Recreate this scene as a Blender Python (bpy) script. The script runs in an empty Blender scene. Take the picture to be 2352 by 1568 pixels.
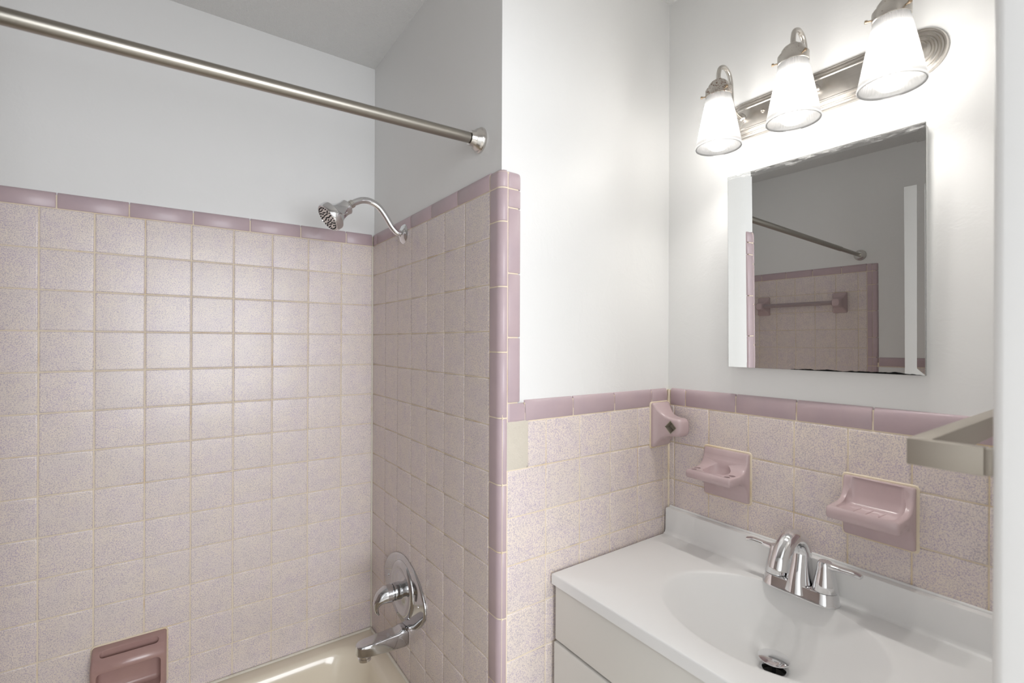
import bpy, bmesh, math, random
from mathutils import Vector, Matrix
random.seed(7)
scene = bpy.context.scene
COL = scene.collection
PI = math.pi

# ------------------------------------------------------------------ camera
cam_data = bpy.data.cameras.new('camera')
cam_data.sensor_width = 36.0
cam_data.sensor_fit = 'HORIZONTAL'
cam_data.lens = 16.769
cam_data.clip_start = 0.01
cam_data.dof.use_dof = True
cam_data.dof.focus_distance = 1.75
cam_data.dof.aperture_fstop = 4.5
cam = bpy.data.objects.new('camera', cam_data)
COL.objects.link(cam)
cam.matrix_world = Matrix(((0.816937, -0.003367, -0.576717, -0.59101),
                           (-0.576715, 0.001824, -0.816944, -1.72422),
                           (0.003802, 0.999993, -0.000452, 1.43786),
                           (0, 0, 0, 1)))
scene.camera = cam

# ------------------------------------------------------------------ world, lights, exposure
world = bpy.data.worlds.new('world')
scene.world = world
world.use_nodes = True
world.node_tree.nodes['Background'].inputs[0].default_value = (0.9, 0.95, 1.0, 1)
world.node_tree.nodes['Background'].inputs[1].default_value = 0.3

def area_light(name, loc, rot, sx, sy, energy, color, shape='RECTANGLE'):
    l = bpy.data.lights.new(name, 'AREA')
    l.shape = shape
    l.size = sx
    l.size_y = sy
    l.energy = energy
    l.color = color
    o = bpy.data.objects.new(name, l)
    COL.objects.link(o)
    o.location = loc
    o.rotation_euler = rot
    return o
# unseen hall daylight, inferred from the tub tiles' cool sheen; its window is added
area_light('hall_daylight_offscreen', (-0.30, -3.56, 1.50), (PI/2, 0, 0), 1.2, 1.4, 50, (0.92, 0.95, 1.0))
BULB_WATTS = 4.8

vs = scene.view_settings
scene.display_settings.display_device = 'sRGB'
vs.view_transform = 'Standard'
vs.look = 'None'
vs.exposure = 0.05
vs.gamma = 1.0
vs.use_curve_mapping = False

# ------------------------------------------------------------------ helpers
def lin(r, g, b):
    f = lambda c: (c/255/12.92) if c/255 <= 0.04045 else ((c/255+0.055)/1.055)**2.4
    return (f(r), f(g), f(b), 1)

class NT:
    def __init__(self, name):
        self.m = bpy.data.materials.new(name)
        self.m.use_nodes = True
        self.t = self.m.node_tree
        self.b = self.t.nodes['Principled BSDF']
        self.out = self.t.nodes['Material Output']
    def n(self, typ, **kw):
        nd = self.t.nodes.new(typ)
        for k, v in kw.items():
            if k.startswith('i_'):
                key = k[2:]
                key = int(key) if key.isdigit() else key.replace('_', ' ')
                nd.inputs[key].default_value = v
            else:
                setattr(nd, k, v)
        return nd
    def l(self, a, b):
        self.t.links.new(a, b)
    def pos(self):
        return self.n('ShaderNodeNewGeometry').outputs['Position']
    def noise(self, scale, detail=2.0, rough=0.5, vec=None, dist=0.0):
        nd = self.n('ShaderNodeTexNoise')
        nd.inputs['Scale'].default_value = scale
        nd.inputs['Detail'].default_value = detail
        nd.inputs['Roughness'].default_value = rough
        nd.inputs['Distortion'].default_value = dist
        self.l(vec if vec is not None else self.pos(), nd.inputs['Vector'])
        return nd.outputs['Fac']
    def ramp(self, fac, a, b, ca=(0, 0, 0, 1), cb=(1, 1, 1, 1)):
        nd = self.n('ShaderNodeValToRGB')
        nd.color_ramp.elements[0].position = a
        nd.color_ramp.elements[1].position = b
        nd.color_ramp.elements[0].color = ca
        nd.color_ramp.elements[1].color = cb
        self.l(fac, nd.inputs['Fac'])
        return nd.outputs['Color']
    def mix(self, fac, a, b):
        nd = self.n('ShaderNodeMix', data_type='RGBA')
        for sock, v in ((nd.inputs[0], fac), (nd.inputs[6], a), (nd.inputs[7], b)):
            if hasattr(v, 'node'):
                self.l(v, sock)
            else:
                sock.default_value = v
        return nd.outputs[2]
    def math(self, op, a, b=0.0):
        nd = self.n('ShaderNodeMath', operation=op)
        for i, v in enumerate((a, b)):
            if hasattr(v, 'node'):
                self.l(v, nd.inputs[i])
            else:
                nd.inputs[i].default_value = v
        return nd.outputs[0]
    def bump(self, h, strength, dist):
        nd = self.n('ShaderNodeBump')
        nd.inputs['Strength'].default_value = strength
        nd.inputs['Distance'].default_value = dist
        self.l(h, nd.inputs['Height'])
        self.l(nd.outputs['Normal'], self.b.inputs['Normal'])
    def setp(self, **kw):
        for k, v in kw.items():
            self.b.inputs[k.replace('_', ' ')].default_value = v
        return self

def m_simple(name, col, rough=0.4, metal=0.0, coat=0.0, **kw):
    t = NT(name)
    t.setp(Base_Color=col, Roughness=rough, Metallic=metal, Coat_Weight=coat, Coat_Roughness=0.06, **kw)
    return t.m

def m_paint(name, col, rough, bscale, bstr, bdist, patches=True):
    t = NT(name)
    t.setp(Base_Color=col, Roughness=rough)
    h = t.noise(bscale, 3, 0.6)
    if patches:
        big = t.ramp(t.noise(9, 4, 0.6, dist=0.6), 0.52, 0.60)
        h = t.math('ADD', t.math('MULTIPLY', h, 0.5), t.math('MULTIPLY', big, 0.55))
    t.bump(h, bstr, bdist)
    return t.m

def m_speckle(name, base, base2, speck, grey):
    t = NT(name)
    inf = t.n('ShaderNodeObjectInfo')
    rnd = inf.outputs['Random']
    big = t.noise(14, 2, 0.5)
    b = t.mix(t.ramp(big, 0.35, 0.65), base, base2)
    mottled = t.noise(430, 2.2, 0.55, dist=0.8)
    amount = t.noise(32, 2, 0.5)
    v = t.math('ADD', mottled, t.math('MULTIPLY', t.math('SUBTRACT', amount, 0.5), 0.13))
    v = t.math('ADD', v, t.math('MULTIPLY', t.math('SUBTRACT', rnd, 0.5), 0.03))
    mask = t.ramp(v, 0.485, 0.600)
    tone = t.mix(t.ramp(t.noise(21, 2, 0.5), 0.4, 0.6), speck, grey)
    c = t.mix(mask, b, tone)
    hsv = t.n('ShaderNodeHueSaturation')
    t.l(c, hsv.inputs['Color'])
    t.l(t.math('ADD', t.math('MULTIPLY', rnd, 0.06), 0.97), hsv.inputs['Value'])
    t.l(hsv.outputs['Color'], t.b.inputs['Base Color'])
    t.setp(Roughness=0.36, Coat_Weight=0.22, Coat_Roughness=0.20)
    t.bump(t.noise(60, 2, 0.5), 0.12, 0.002)
    return t.m

def m_glaze(name, col, col2, rough=0.40):
    t = NT(name)
    c = t.mix(t.ramp(t.noise(18, 3, 0.55), 0.35, 0.7), col, col2)
    t.l(c, t.b.inputs['Base Color'])
    t.setp(Roughness=rough, Coat_Weight=0.16, Coat_Roughness=0.16)
    t.bump(t.noise(38, 2, 0.5), 0.04, 0.003)
    return t.m

def m_grout(name, cream, stain, amt):
    t = NT(name)
    c = t.mix(t.ramp(t.noise(7, 4, 0.65), amt, amt+0.16), cream, stain)
    t.l(c, t.b.inputs['Base Color'])
    t.setp(Roughness=0.85)
    t.bump(t.noise(400, 3, 0.6), 0.3, 0.001)
    return t.m

def m_brushed(name, col, rough, axis):
    t = NT(name)
    sc = [260, 260, 260]
    sc[axis] = 3
    mp = t.n('ShaderNodeMapping')
    mp.inputs['Scale'].default_value = sc
    t.l(t.pos(), mp.inputs['Vector'])
    nz = t.noise(1.0, 3, 0.6, vec=mp.outputs['Vector'])
    t.l(t.mix(nz, tuple(c*0.86 for c in col[:3])+(1,), col), t.b.inputs['Base Color'])
    t.setp(Metallic=1.0, Roughness=rough)
    t.bump(nz, 0.05, 0.0006)
    return t.m

def m_rusty(name, col, amt, base_rough=0.3):
    t = NT(name)
    mask = t.ramp(t.noise(260, 4, 0.65), amt, amt+0.05)
    t.l(t.mix(mask, col, lin(112, 72, 48)), t.b.inputs['Base Color'])
    t.l(t.math('SUBTRACT', 1.0, mask), t.b.inputs['Metallic'])
    t.l(t.math('ADD', t.math('MULTIPLY', mask, 0.5), base_rough), t.b.inputs['Roughness'])
    return t.m

M = {}
M['paint'] = m_paint('white_wall_paint', (0.89, 0.888, 0.875, 1), 0.42, 160, 0.16, 0.0022)
M['ceil'] = m_paint('stippled_ceiling_paint', (0.87, 0.868, 0.855, 1), 0.8, 230, 0.75, 0.005, False)
M['trimpaint'] = m_simple('white_trim_paint', (0.88, 0.88, 0.87, 1), 0.35)
M['tile'] = m_speckle('speckled_tile_glaze', lin(239, 226, 214), lin(234, 222, 215), lin(198, 183, 196), lin(198, 186, 191))
M['mauve'] = m_glaze('mauve_glaze', lin(197, 176, 180), lin(191, 171, 177))
M['dish'] = m_glaze('mauve_fixture_glaze', lin(204, 182, 183), lin(198, 176, 178), 0.2)
M['pink'] = m_glaze('dusty_pink_glaze', lin(180, 146, 138), lin(174, 140, 135), 0.22)
M['grout'] = m_grout('cream_grout', lin(234, 220, 197), lin(214, 184, 138), 0.56)
M['groutclean'] = m_grout('pale_cream_grout', lin(240, 226, 202), lin(228, 206, 168), 0.5)
M['plaster'] = m_paint('bare_plaster_patch', lin(214, 206, 192), 0.9, 220, 0.5, 0.003, False)
M['caulk'] = m_grout('aged_caulk', lin(226, 220, 206), lin(206, 190, 160), 0.55)
M['tub'] = m_simple('cream_enamel', lin(237, 226, 205), 0.16, 0, 0.5)
M['sink'] = m_simple('white_cultured_marble', (0.88, 0.88, 0.87, 1), 0.36, 0, 0.06)
M['cab'] = m_simple('white_cabinet_lacquer', lin(230, 228, 222), 0.35)
M['pipe'] = m_simple('grey_drain_pipe', lin(105, 102, 98), 0.45)
M['rubber'] = m_simple('black_rubber', (0.012, 0.012, 0.013, 1), 0.45)
M['chrome'] = m_simple('polished_chrome', (0.78, 0.78, 0.79, 1), 0.06, 1.0)
M['chromeworn_dimmed'] = m_rusty('worn_dimmed_chrome', (0.56, 0.56, 0.57, 1), 0.80, 0.07)  # rust flecks are wear; base colour darkened to stand in for the dim tub area
M['nickel'] = m_brushed('brushed_nickel', (0.62, 0.59, 0.55, 1), 0.26, 1)
M['rod'] = m_brushed('brushed_steel_rod', (0.40, 0.375, 0.33, 1), 0.36, 0)
M['satin'] = m_simple('satin_nickel', (0.70, 0.68, 0.65, 1), 0.18, 1.0)
M['rusty'] = m_rusty('rusting_nickel', (0.55, 0.52, 0.48, 1), 0.545)
M['spotted'] = m_rusty('spotted_nickel', (0.60, 0.57, 0.53, 1), 0.64)
M['brass'] = m_simple('brass_screw', lin(176, 156, 132), 0.3, 1.0)
M['steelbar'] = m_simple('matt_nickel_strap', lin(166, 158, 147), 0.42, 0.6)
M['acrylic'] = m_simple('clear_lilac_bar', lin(176, 160, 162), 0.15, 0, 0.5)
M['floor'] = m_simple('pale_floor_tile', lin(214, 208, 199), 0.4)

def shader_glass(name, transp, transl, gloss, col):
    t = NT(name)
    t.t.nodes.remove(t.b)
    a = t.n('ShaderNodeBsdfTransparent')
    a.inputs[0].default_value = (1, 1, 1, 1)
    b = t.n('ShaderNodeBsdfTranslucent')
    b.inputs[0].default_value = col
    d = t.n('ShaderNodeBsdfDiffuse')
    d.inputs[0].default_value = col
    g = t.n('ShaderNodeBsdfGlossy')
    g.inputs['Roughness'].default_value = 0.12
    m1 = t.n('ShaderNodeMixShader')
    m1.inputs[0].default_value = 0.4
    t.l(b.outputs[0], m1.inputs[1])
    t.l(d.outputs[0], m1.inputs[2])
    m2 = t.n('ShaderNodeMixShader')
    m2.inputs[0].default_value = transp
    t.l(m1.outputs[0], m2.inputs[1])
    t.l(a.outputs[0], m2.inputs[2])
    m3 = t.n('ShaderNodeMixShader')
    m3.inputs[0].default_value = gloss
    t.l(m2.outputs[0], m3.inputs[1])
    t.l(g.outputs[0], m3.inputs[2])
    t.l(m3.outputs[0], t.out.inputs['Surface'])
    return t.m
M['shade'] = shader_glass('ribbed_frosted_glass', 0.14, 0.5, 0.03, (0.15, 0.15, 0.15, 1))
M['bulb'] = shader_glass('clear_bulb_glass', 0.93, 0.0, 0.10, (1, 1, 1, 1))

def m_emit(name, col, s):
    t = NT(name)
    t.setp(Base_Color=(0, 0, 0, 1), Emission_Color=col, Emission_Strength=s)
    return t.m
M['core'] = m_emit('glowing_filament', (1.0, 0.95, 0.88, 1), 55.0)

def m_mirror():
    t = NT('aged_mirror_silver')
    tc = t.n('ShaderNodeTexCoord').outputs['Object']
    sp = t.n('ShaderNodeSeparateXYZ')
    t.l(tc, sp.inputs[0])
    y, z = sp.outputs['Y'], sp.outputs['Z']
    # black desilvered edge along the bottom, denser towards one side
    mp = t.n('ShaderNodeMapping')
    mp.inputs['Scale'].default_value = (1, 22, 60)
    t.l(tc, mp.inputs['Vector'])
    nz = t.noise(1.0, 4, 0.6, vec=mp.outputs['Vector'])
    low = t.math('MULTIPLY', t.math('SUBTRACT', -0.2375, z), 75.0)
    side = t.math('MULTIPLY', t.math('MINIMUM', t.math('ABSOLUTE', t.math('SUBTRACT', y, 0.09)), 0.16), -2.6)
    side = t.math('ADD', side, 0.26)
    black = t.ramp(t.math('ADD', t.math('ADD', low, side), t.math('SUBTRACT', nz, 0.62)), 0.30, 0.36)
    # smeared wall paint over the top edge
    mp2 = t.n('ShaderNodeMapping')
    mp2.inputs['Scale'].default_value = (1, 30, 160)
    t.l(tc, mp2.inputs['Vector'])
    nz2 = t.noise(1.0, 5, 0.65, vec=mp2.outputs['Vector'])
    top = t.math('MULTIPLY', t.math('SUBTRACT', z, 0.226), 30.0)
    smear = t.ramp(t.math('ADD', top, t.math('MULTIPLY', t.math('SUBTRACT', nz2, 0.5), 1.6)), 0.30, 0.62)
    smear = t.math('MULTIPLY', smear, 0.55)
    t.l(t.mix(black, (0.87, 0.88, 0.87, 1), (0.01, 0.01, 0.01, 1)), t.b.inputs['Base Color'])
    t.setp(Metallic=1.0, Roughness=0.0)
    d = t.n('ShaderNodeBsdfDiffuse')
    d.inputs[0].default_value = (0.62, 0.62, 0.61, 1)
    k = t.n('ShaderNodeBsdfDiffuse')
    k.inputs[0].default_value = (0.01, 0.01, 0.01, 1)
    m1 = t.n('ShaderNodeMixShader')
    t.l(smear, m1.inputs[0])
    t.l(t.b.outputs[0], m1.inputs[1])
    t.l(d.outputs[0], m1.inputs[2])
    m2 = t.n('ShaderNodeMixShader')
    t.l(black, m2.inputs[0])
    t.l(m1.outputs[0], m2.inputs[1])
    t.l(k.outputs[0], m2.inputs[2])
    t.l(m2.outputs[0], t.out.inputs['Surface'])
    return t.m
M['mirror'] = m_mirror()

# ---- mesh helpers
def mk_mesh(name, verts, faces, mat, angle=35, smooth=True):
    me = bpy.data.meshes.new(name)
    me.from_pydata([tuple(v) for v in verts], [], faces)
    bm = bmesh.new()
    bm.from_mesh(me)
    bmesh.ops.recalc_face_normals(bm, faces=bm.faces)
    bm.to_mesh(me)
    bm.free()
    fin(me, mat, angle, smooth)
    return me

def fin(me, mat, angle=35, smooth=True):
    if mat is not None:
        me.materials.clear()
        me.materials.append(M[mat])
    me.polygons.foreach_set('use_smooth', [smooth]*len(me.polygons))
    if smooth:
        me.set_sharp_from_angle(angle=math.radians(angle))
    me.update()

def obj(name, me, parent=None, mat4=None):
    o = bpy.data.objects.new(name, me)
    COL.objects.link(o)
    if mat4 is not None:
        o.matrix_world = mat4
    if parent is not None:
        o.parent = parent
        o.matrix_parent_inverse = parent.matrix_world.inverted()
    return o

def tag(o, label, cat, group=None, kind=None):
    o['label'] = label
    o['category'] = cat
    if group:
        o['group'] = group
    if kind:
        o['kind'] = kind
    return o

def empty(name, loc):
    o = bpy.data.objects.new(name, None)
    o.empty_display_size = 0.02
    COL.objects.link(o)
    o.location = loc
    o.matrix_world = Matrix.Translation(loc)
    return o

def box_me(name, lo, hi, mat, bev=0.0, seg=2, angle=35):
    bm = bmesh.new()
    bmesh.ops.create_cube(bm, size=1)
    for v in bm.verts:
        v.co = Vector([(lo[i]+hi[i])/2 + v.co[i]*(hi[i]-lo[i]) for i in range(3)])
    if bev > 0:
        bmesh.ops.bevel(bm, geom=bm.edges[:], offset=bev, segments=seg, profile=0.5, affect='EDGES')
    me = bpy.data.meshes.new(name)
    bm.to_mesh(me)
    bm.free()
    fin(me, mat, angle)
    return me

def loft(rings, cap0=True, cap1=True, closed=True):
    n = len(rings[0])
    v = [p for r in rings for p in r]
    f = []
    for i in range(len(rings)-1):
        for j in range(n if closed else n-1):
            k = (j+1) % n
            f.append((i*n+j, i*n+k, (i+1)*n+k, (i+1)*n+j))
    if cap0:
        f.append(tuple(range(n)))
    if cap1:
        f.append(tuple((len(rings)-1)*n+j for j in range(n)))
    return v, f

def join(*vf):
    V, F = [], []
    for v, f in vf:
        o = len(V)
        V += list(v)
        F += [tuple(i+o for i in q) for q in f]
    return V, F

def frame(axis):
    a = Vector(axis).normalized()
    u = a.orthogonal().normalized()
    if abs(a.z) < 0.9:
        u = Vector((0, 0, 1)).cross(a).normalized()
    return a, u, a.cross(u)

def lathe(prof, org, axis, seg=32, cap0=True, cap1=True):
    a, u, w = frame(axis)
    rings = []
    for r, h in prof:
        rings.append([Vector(org)+a*h+(u*math.cos(2*PI*j/seg)+w*math.sin(2*PI*j/seg))*r for j in range(seg)])
    return loft(rings, cap0, cap1)

def smooth_path(pts, n=8):
    P = [Vector(p) for p in pts]
    out = []
    for i in range(len(P)-1):
        p0 = P[i-1] if i > 0 else P[i]*2-P[i+1]
        p1, p2 = P[i], P[i+1]
        p3 = P[i+2] if i+2 < len(P) else P[i+1]*2-P[i]
        for k in range(n):
            t = k/n
            out.append(0.5*((2*p1)+(p2-p0)*t+(2*p0-5*p1+4*p2-p3)*t*t+(3*p1-p0-3*p2+p3)*t**3))
    out.append(P[-1])
    return out

def tube(pts, rad, seg=16, n=8, side=(0, 1, 0), flat=1.0, smooth=True):
    """sweep; rad is a number or list per control point; flat scales the side axis"""
    path = smooth_path(pts, n) if smooth else [Vector(p) for p in pts]
    m = len(path)
    rings = []
    s = Vector(side).normalized()
    for i, p in enumerate(path):
        t = (path[min(i+1, m-1)]-path[max(i-1, 0)]).normalized()
        b = s - t*s.dot(t)
        b.normalize()
        c = t.cross(b)
        if isinstance(rad, (list, tuple)):
            q = i/(m-1)*(len(rad)-1)
            k = min(int(q), len(rad)-2)
            r = rad[k]+(rad[k+1]-rad[k])*(q-k)
        else:
            r = rad
        fl = flat
        if isinstance(flat, (list, tuple)):
            q = i/(m-1)*(len(flat)-1)
            k = min(int(q), len(flat)-2)
            fl = flat[k]+(flat[k+1]-flat[k])*(q-k)
        rings.append([p+b*(r*fl*math.cos(2*PI*j/seg))+c*(r*math.sin(2*PI*j/seg)) for j in range(seg)])
    return loft(rings)

def rrect(w, h, r, k=4):
    """rounded rectangle, centred, list of (a,b)"""
    r = min(r, w/2-1e-5, h/2-1e-5)
    out = []
    for cx, cy, a0 in ((w/2-r, h/2-r, 0), (-w/2+r, h/2-r, PI/2), (-w/2+r, -h/2+r, PI), (w/2-r, -h/2+r, 1.5*PI)):
        for i in range(k+1):
            a = a0+PI/2*i/k
            out.append((cx+r*math.cos(a), cy+r*math.sin(a)))
    return out

def boolean(me, cutters, op='DIFFERENCE'):
    a = bpy.data.objects.new('tmp_a', me)
    COL.objects.link(a)
    tmp = []
    for c in cutters:
        b = bpy.data.objects.new('tmp_b', c)
        COL.objects.link(b)
        tmp.append(b)
        md = a.modifiers.new('b', 'BOOLEAN')
        md.operation = op
        md.solver = 'EXACT'
        md.object = b
    bpy.context.view_layer.update()
    dg = bpy.context.evaluated_depsgraph_get()
    res = bpy.data.meshes.new_from_object(a.evaluated_get(dg))
    for o in [a]+tmp:
        bpy.data.objects.remove(o)
    return res

def round_edges(me, width, seg=3, lim=40):
    a = bpy.data.objects.new('tmp_a', me)
    COL.objects.link(a)
    md = a.modifiers.new('v', 'BEVEL')
    md.width = width
    md.segments = seg
    md.limit_method = 'ANGLE'
    md.angle_limit = math.radians(lim)
    md.use_clamp_overlap = True
    md.harden_normals = False
    bpy.context.view_layer.update()
    dg = bpy.context.evaluated_depsgraph_get()
    res = bpy.data.meshes.new_from_object(a.evaluated_get(dg))
    bpy.data.objects.remove(a)
    return res

# ------------------------------------------------------------------ room dimensions (metres)
XV = 0.5995          # vanity wall tile face
YW = -0.8411         # return wall tile face
XE = -1.440          # far tub end wall tile face
ZC = 2.44            # ceiling
TP = 0.008           # tile thickness over the paint plane
P = 0.110            # tile pitch
PV = 0.1079          # row pitch
ZB = 1.785           # top of field tile in the tub
ZL = 1.2535          # top of field tile on the wainscot
YR = -1.615          # inner face of door wall
XJ = 0.052           # end of door wall (jamb)
ZR = 0.390           # tub rim

def structure(name, me, label, cat):
    o = obj(name, me)
    return tag(o, label, cat, kind='structure')

wall_back = structure('wall_back', box_me('wall_back', (-1.55, TP, 0), (0.12, 0.12, ZC), 'paint'),
                      'long white wall above the bathtub, lower part speckled tile', 'wall')
wall_shower = structure('wall_shower', box_me('wall_shower', (TP, -0.733, 0), (0.11, TP, ZC), 'paint'),
                        'narrow white and tiled wall carrying the shower head', 'wall')
wall_return = structure('wall_return', box_me('wall_return', (TP, YW+TP, 0), (0.72, -0.733, ZC), 'paint'),
                        'white wall with tiled wainscot between tub corner and vanity', 'wall')
wall_vanity = structure('wall_vanity', box_me('wall_vanity', (XV+TP, -1.74, 0), (0.72, YW+TP, ZC), 'paint'),
                        'white wall with tiled wainscot behind the sink and mirror', 'wall')
wall_end = structure('wall_end', box_me('wall_end', (-1.55, -1.74, 0), (XE-TP, TP, ZC), 'paint'),
                     'far tub end wall seen only in the mirror', 'wall')
wall_door = structure('wall_door', box_me('wall_door', (XJ, -1.735, 0), (XV+TP, YR, ZC), 'trimpaint', 0.009, 4),
                      'white wall end with rounded edge beside the vanity', 'wall')
wall_door_far = structure('wall_door_far', box_me('wall_door_far', (XE-TP, -1.735, 0), (-0.945, YR, ZC), 'paint'),
                          'white wall on the far side of the doorway', 'wall')
wall_door_header = structure('wall_door_header', box_me('wall_door_header', (-0.945, -1.735, 2.10), (XJ, YR, ZC), 'paint'),
                             'white wall piece above the doorway opening', 'wall')
ceiling = structure('ceiling', box_me('ceiling', (-1.75, -3.75, ZC), (1.35, 0.12, ZC+0.1), 'ceil'),
                    'white stippled ceiling over tub and vanity', 'ceiling')
floor = structure('floor', box_me('floor', (-1.75, -3.75, -0.1), (1.35, 0.12, 0), 'floor'),
                  'pale floor below the vanity and tub', 'floor')
structure('wall_hall_left', box_me('wall_hall_left', (-1.65, -3.65, 0), (-1.55, -1.735, ZC), 'paint'), 'left white wall of the hallway outside', 'wall')
structure('wall_hall_right', box_me('wall_hall_right', (1.15, -3.65, 0), (1.25, -1.735, ZC), 'paint'), 'right white wall of the hallway outside', 'wall')
structure('wall_hall_near', box_me('wall_hall_near', (XV+TP+0.113, -1.735, 0), (1.15, -1.64, ZC), 'paint'), 'short white hallway wall beside the bathroom', 'wall')
V4 = [box_me('wall_hall_added_window', (-1.55, -3.75, 0), (1.15, -3.65, ZC), 'paint')]  # unseen hall wall; its window is added to carry the daylight
hw = boolean(V4[0], [box_me('cut', (-0.90, -3.8, 0.80), (0.30, -3.6, 2.20), 'paint')])
fin(hw, 'paint')
structure('wall_hall_added_window', hw, 'white hallway wall with an added window opening', 'wall')
wf = boolean(box_me('wf', (-0.98, -3.652, 0.72), (0.38, -3.632, 2.28), 'trimpaint'), [box_me('cut', (-0.90, -3.8, 0.80), (0.30, -3.6, 2.20), 'trimpaint')])
fin(wf, 'trimpaint')
structure('added_window_1', wf, 'white casing of the added, unseen hallway window', 'window')

# ------------------------------------------------------------------ tiles
FR = {  # wall: origin, u, v, n
    'B': (Vector((0, 0, 0)), Vector((1, 0, 0)), Vector((0, 0, 1)), Vector((0, -1, 0))),
    'S': (Vector((0, 0, 0)), Vector((0, -1, 0)), Vector((0, 0, 1)), Vector((-1, 0, 0))),
    'W': (Vector((0, YW, 0)), Vector((1, 0, 0)), Vector((0, 0, 1)), Vector((0, -1, 0))),
    'V': (Vector((XV, 0, 0)), Vector((0, -1, 0)), Vector((0, 0, 1)), Vector((-1, 0, 0))),
    'E': (Vector((XE, 0, 0)), Vector((0, 1, 0)), Vector((0, 0, 1)), Vector((1, 0, 0))),
}
def mat_of(wall, u, v, n=0.0, rot=0.0):
    o, U, Vv, N = FR[wall]
    c, s = math.cos(rot), math.sin(rot)
    A = U*c+Vv*s
    B = Vv*c-U*s
    p = o+U*u+Vv*v+N*n
    return Matrix(((A.x, B.x, N.x, p.x), (A.y, B.y, N.y, p.y), (A.z, B.z, N.z, p.z), (0, 0, 0, 1)))

TILE_CACHE = {}
GAP = 0.0024
def tile_me(w, h, mat='tile'):
    key = (round(w, 4), round(h, 4), mat)
    if key in TILE_CACHE:
        return TILE_CACHE[key]
    def ring(ins, n):
        a, b = w/2-ins, h/2-ins
        return [(a, b, n), (-a, b, n), (-a, -b, n), (a, -b, n)]
    rings = [ring(0, -0.006), ring(0, -0.0022), ring(0.0006, -0.0009), ring(0.0020, -0.0001), ring(0.0036, 0)]
    v, f = loft(rings, False, True)
    me = mk_mesh('tile', v, f, mat, 50)
    TILE_CACHE[key] = me
    return me

def field(wall_obj, wall, us, vs_, skip=None):
    for i in range(len(us)-1):
        for j in range(len(vs_)-1):
            u0, u1 = us[i], us[i+1]
            v0, v1 = sorted((vs_[j], vs_[j+1]))
            if skip and skip((u0+u1)/2, (v0+v1)/2):
                continue
            w, h = u1-u0-GAP, v1-v0-GAP
            if w < 0.004 or h < 0.004:
                continue
            jit = random.uniform(-0.00035, 0.00025)
            m = mat_of(wall, (u0+u1)/2+random.uniform(-1, 1)*0.0003, (v0+v1)/2+random.uniform(-1, 1)*0.0003, jit)
            m = m @ Matrix.Rotation(random.uniform(-1, 1)*0.0011, 4, 'X') @ Matrix.Rotation(random.uniform(-1, 1)*0.0011, 4, 'Y')
            obj('tile', tile_me(w, h), wall_obj, m)

def grout(wall_obj, wall, u0, u1, v0, v1, mat='grout', depth=0.0019):
    o, U, Vv, N = FR[wall]
    c = [o+U*u+Vv*v+N*n for u in (u0, u1) for v in (v0, v1) for n in (-TP, -depth)]
    lo = [min(p[i] for p in c) for i in range(3)]
    hi = [max(p[i] for p in c) for i in range(3)]
    g = obj('grout_bed', box_me('grout_bed', lo, hi, mat), wall_obj)
    g['label'] = 'cream grout showing between the tiles'
    return g

CAP_CACHE = {}
def cap_me(length, h, r=0.014, round0=False, round1=False, mat='mauve'):
    """bullnose trim: length along u (centred), height along v from 0, curves back at v=h"""
    key = (round(length, 4), h, r, round0, round1, mat)
    if key in CAP_CACHE:
        return CAP_CACHE[key]
    prof = [(0.0, -0.0065), (0.0, -0.0022), (0.0006, -0.0009), (0.0022, 0.0)]
    for i in range(7):
        a = PI/2*i/6
        prof.append((h-r+r*math.sin(a), -TP*(1-math.cos(a))))
    prof.append((h, -TP-0.001))
    rings = []
    L = length/2
    def ring(u, drop):
        return [(u, min(v, h), max(n-drop, -TP-0.001)) for v, n in prof]
    e0 = [(-L, TP), (-L+r*0.03, 0.0055), (-L+r*0.12, 0.0036), (-L+r*0.35, 0.0016), (-L+r*0.7, 0.0004), (-L+r, 0)] if round0 else [(-L, 0.0024), (-L+0.0006, 0.0009), (-L+0.0022, 0)]
    e1 = [(-u, d) for u, d in ([(-L, TP), (-L+r*0.03, 0.0055), (-L+r*0.12, 0.0036), (-L+r*0.35, 0.0016), (-L+r*0.7, 0.0004), (-L+r, 0)] if round1 else [(-L, 0.0024), (-L+0.0006, 0.0009), (-L+0.0022, 0)])][::-1]
    for u, d in e0+e1:
        rings.append(ring(u, d))
    v, f = loft(rings, True, True, closed=False)
    me = mk_mesh('cap_tile', v, f, mat, 60)
    CAP_CACHE[key] = me
    return me

def caps(wall_obj, wall, joints, v, h, r=0.014):
    for a, b in zip(joints, joints[1:]):
        obj('cap_tile', cap_me(b-a-GAP, h, r), wall_obj, mat_of(wall, (a+b)/2, v+GAP/2))

rowsB = [ZB-PV*k for k in range(13)]+[ZR-0.01]
# --- back wall of the tub
us = [0.0]
us += [-0.112-P*k for k in range(13)]
us = sorted([XE]+[u for u in us if u > XE+0.02])
grout(wall_back, 'B', XE-TP, 0.0, 0.0, ZB+0.036)
field(wall_back, 'B', us, rowsB)
jb = sorted([-0.0008, -0.0958]+[-0.0958-0.1506*k for k in range(1, 9)]+[XE])
jb = [j for j in jb if j >= XE]
caps(wall_back, 'B', jb, ZB, 0.0425)
# --- shower wall
us = [0.0]+[0.1302+P*k for k in range(6)]+[0.7945]
us[-2] = 0.6802
grout(wall_shower, 'S', 0.0, 0.823, 0.0, ZB+0.034)
field(wall_shower, 'S', us, rowsB)
caps(wall_shower, 'S', [0.0008, 0.0395, 0.1903, 0.3423, 0.4870, 0.6402, 0.7935], ZB, 0.0425)
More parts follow.
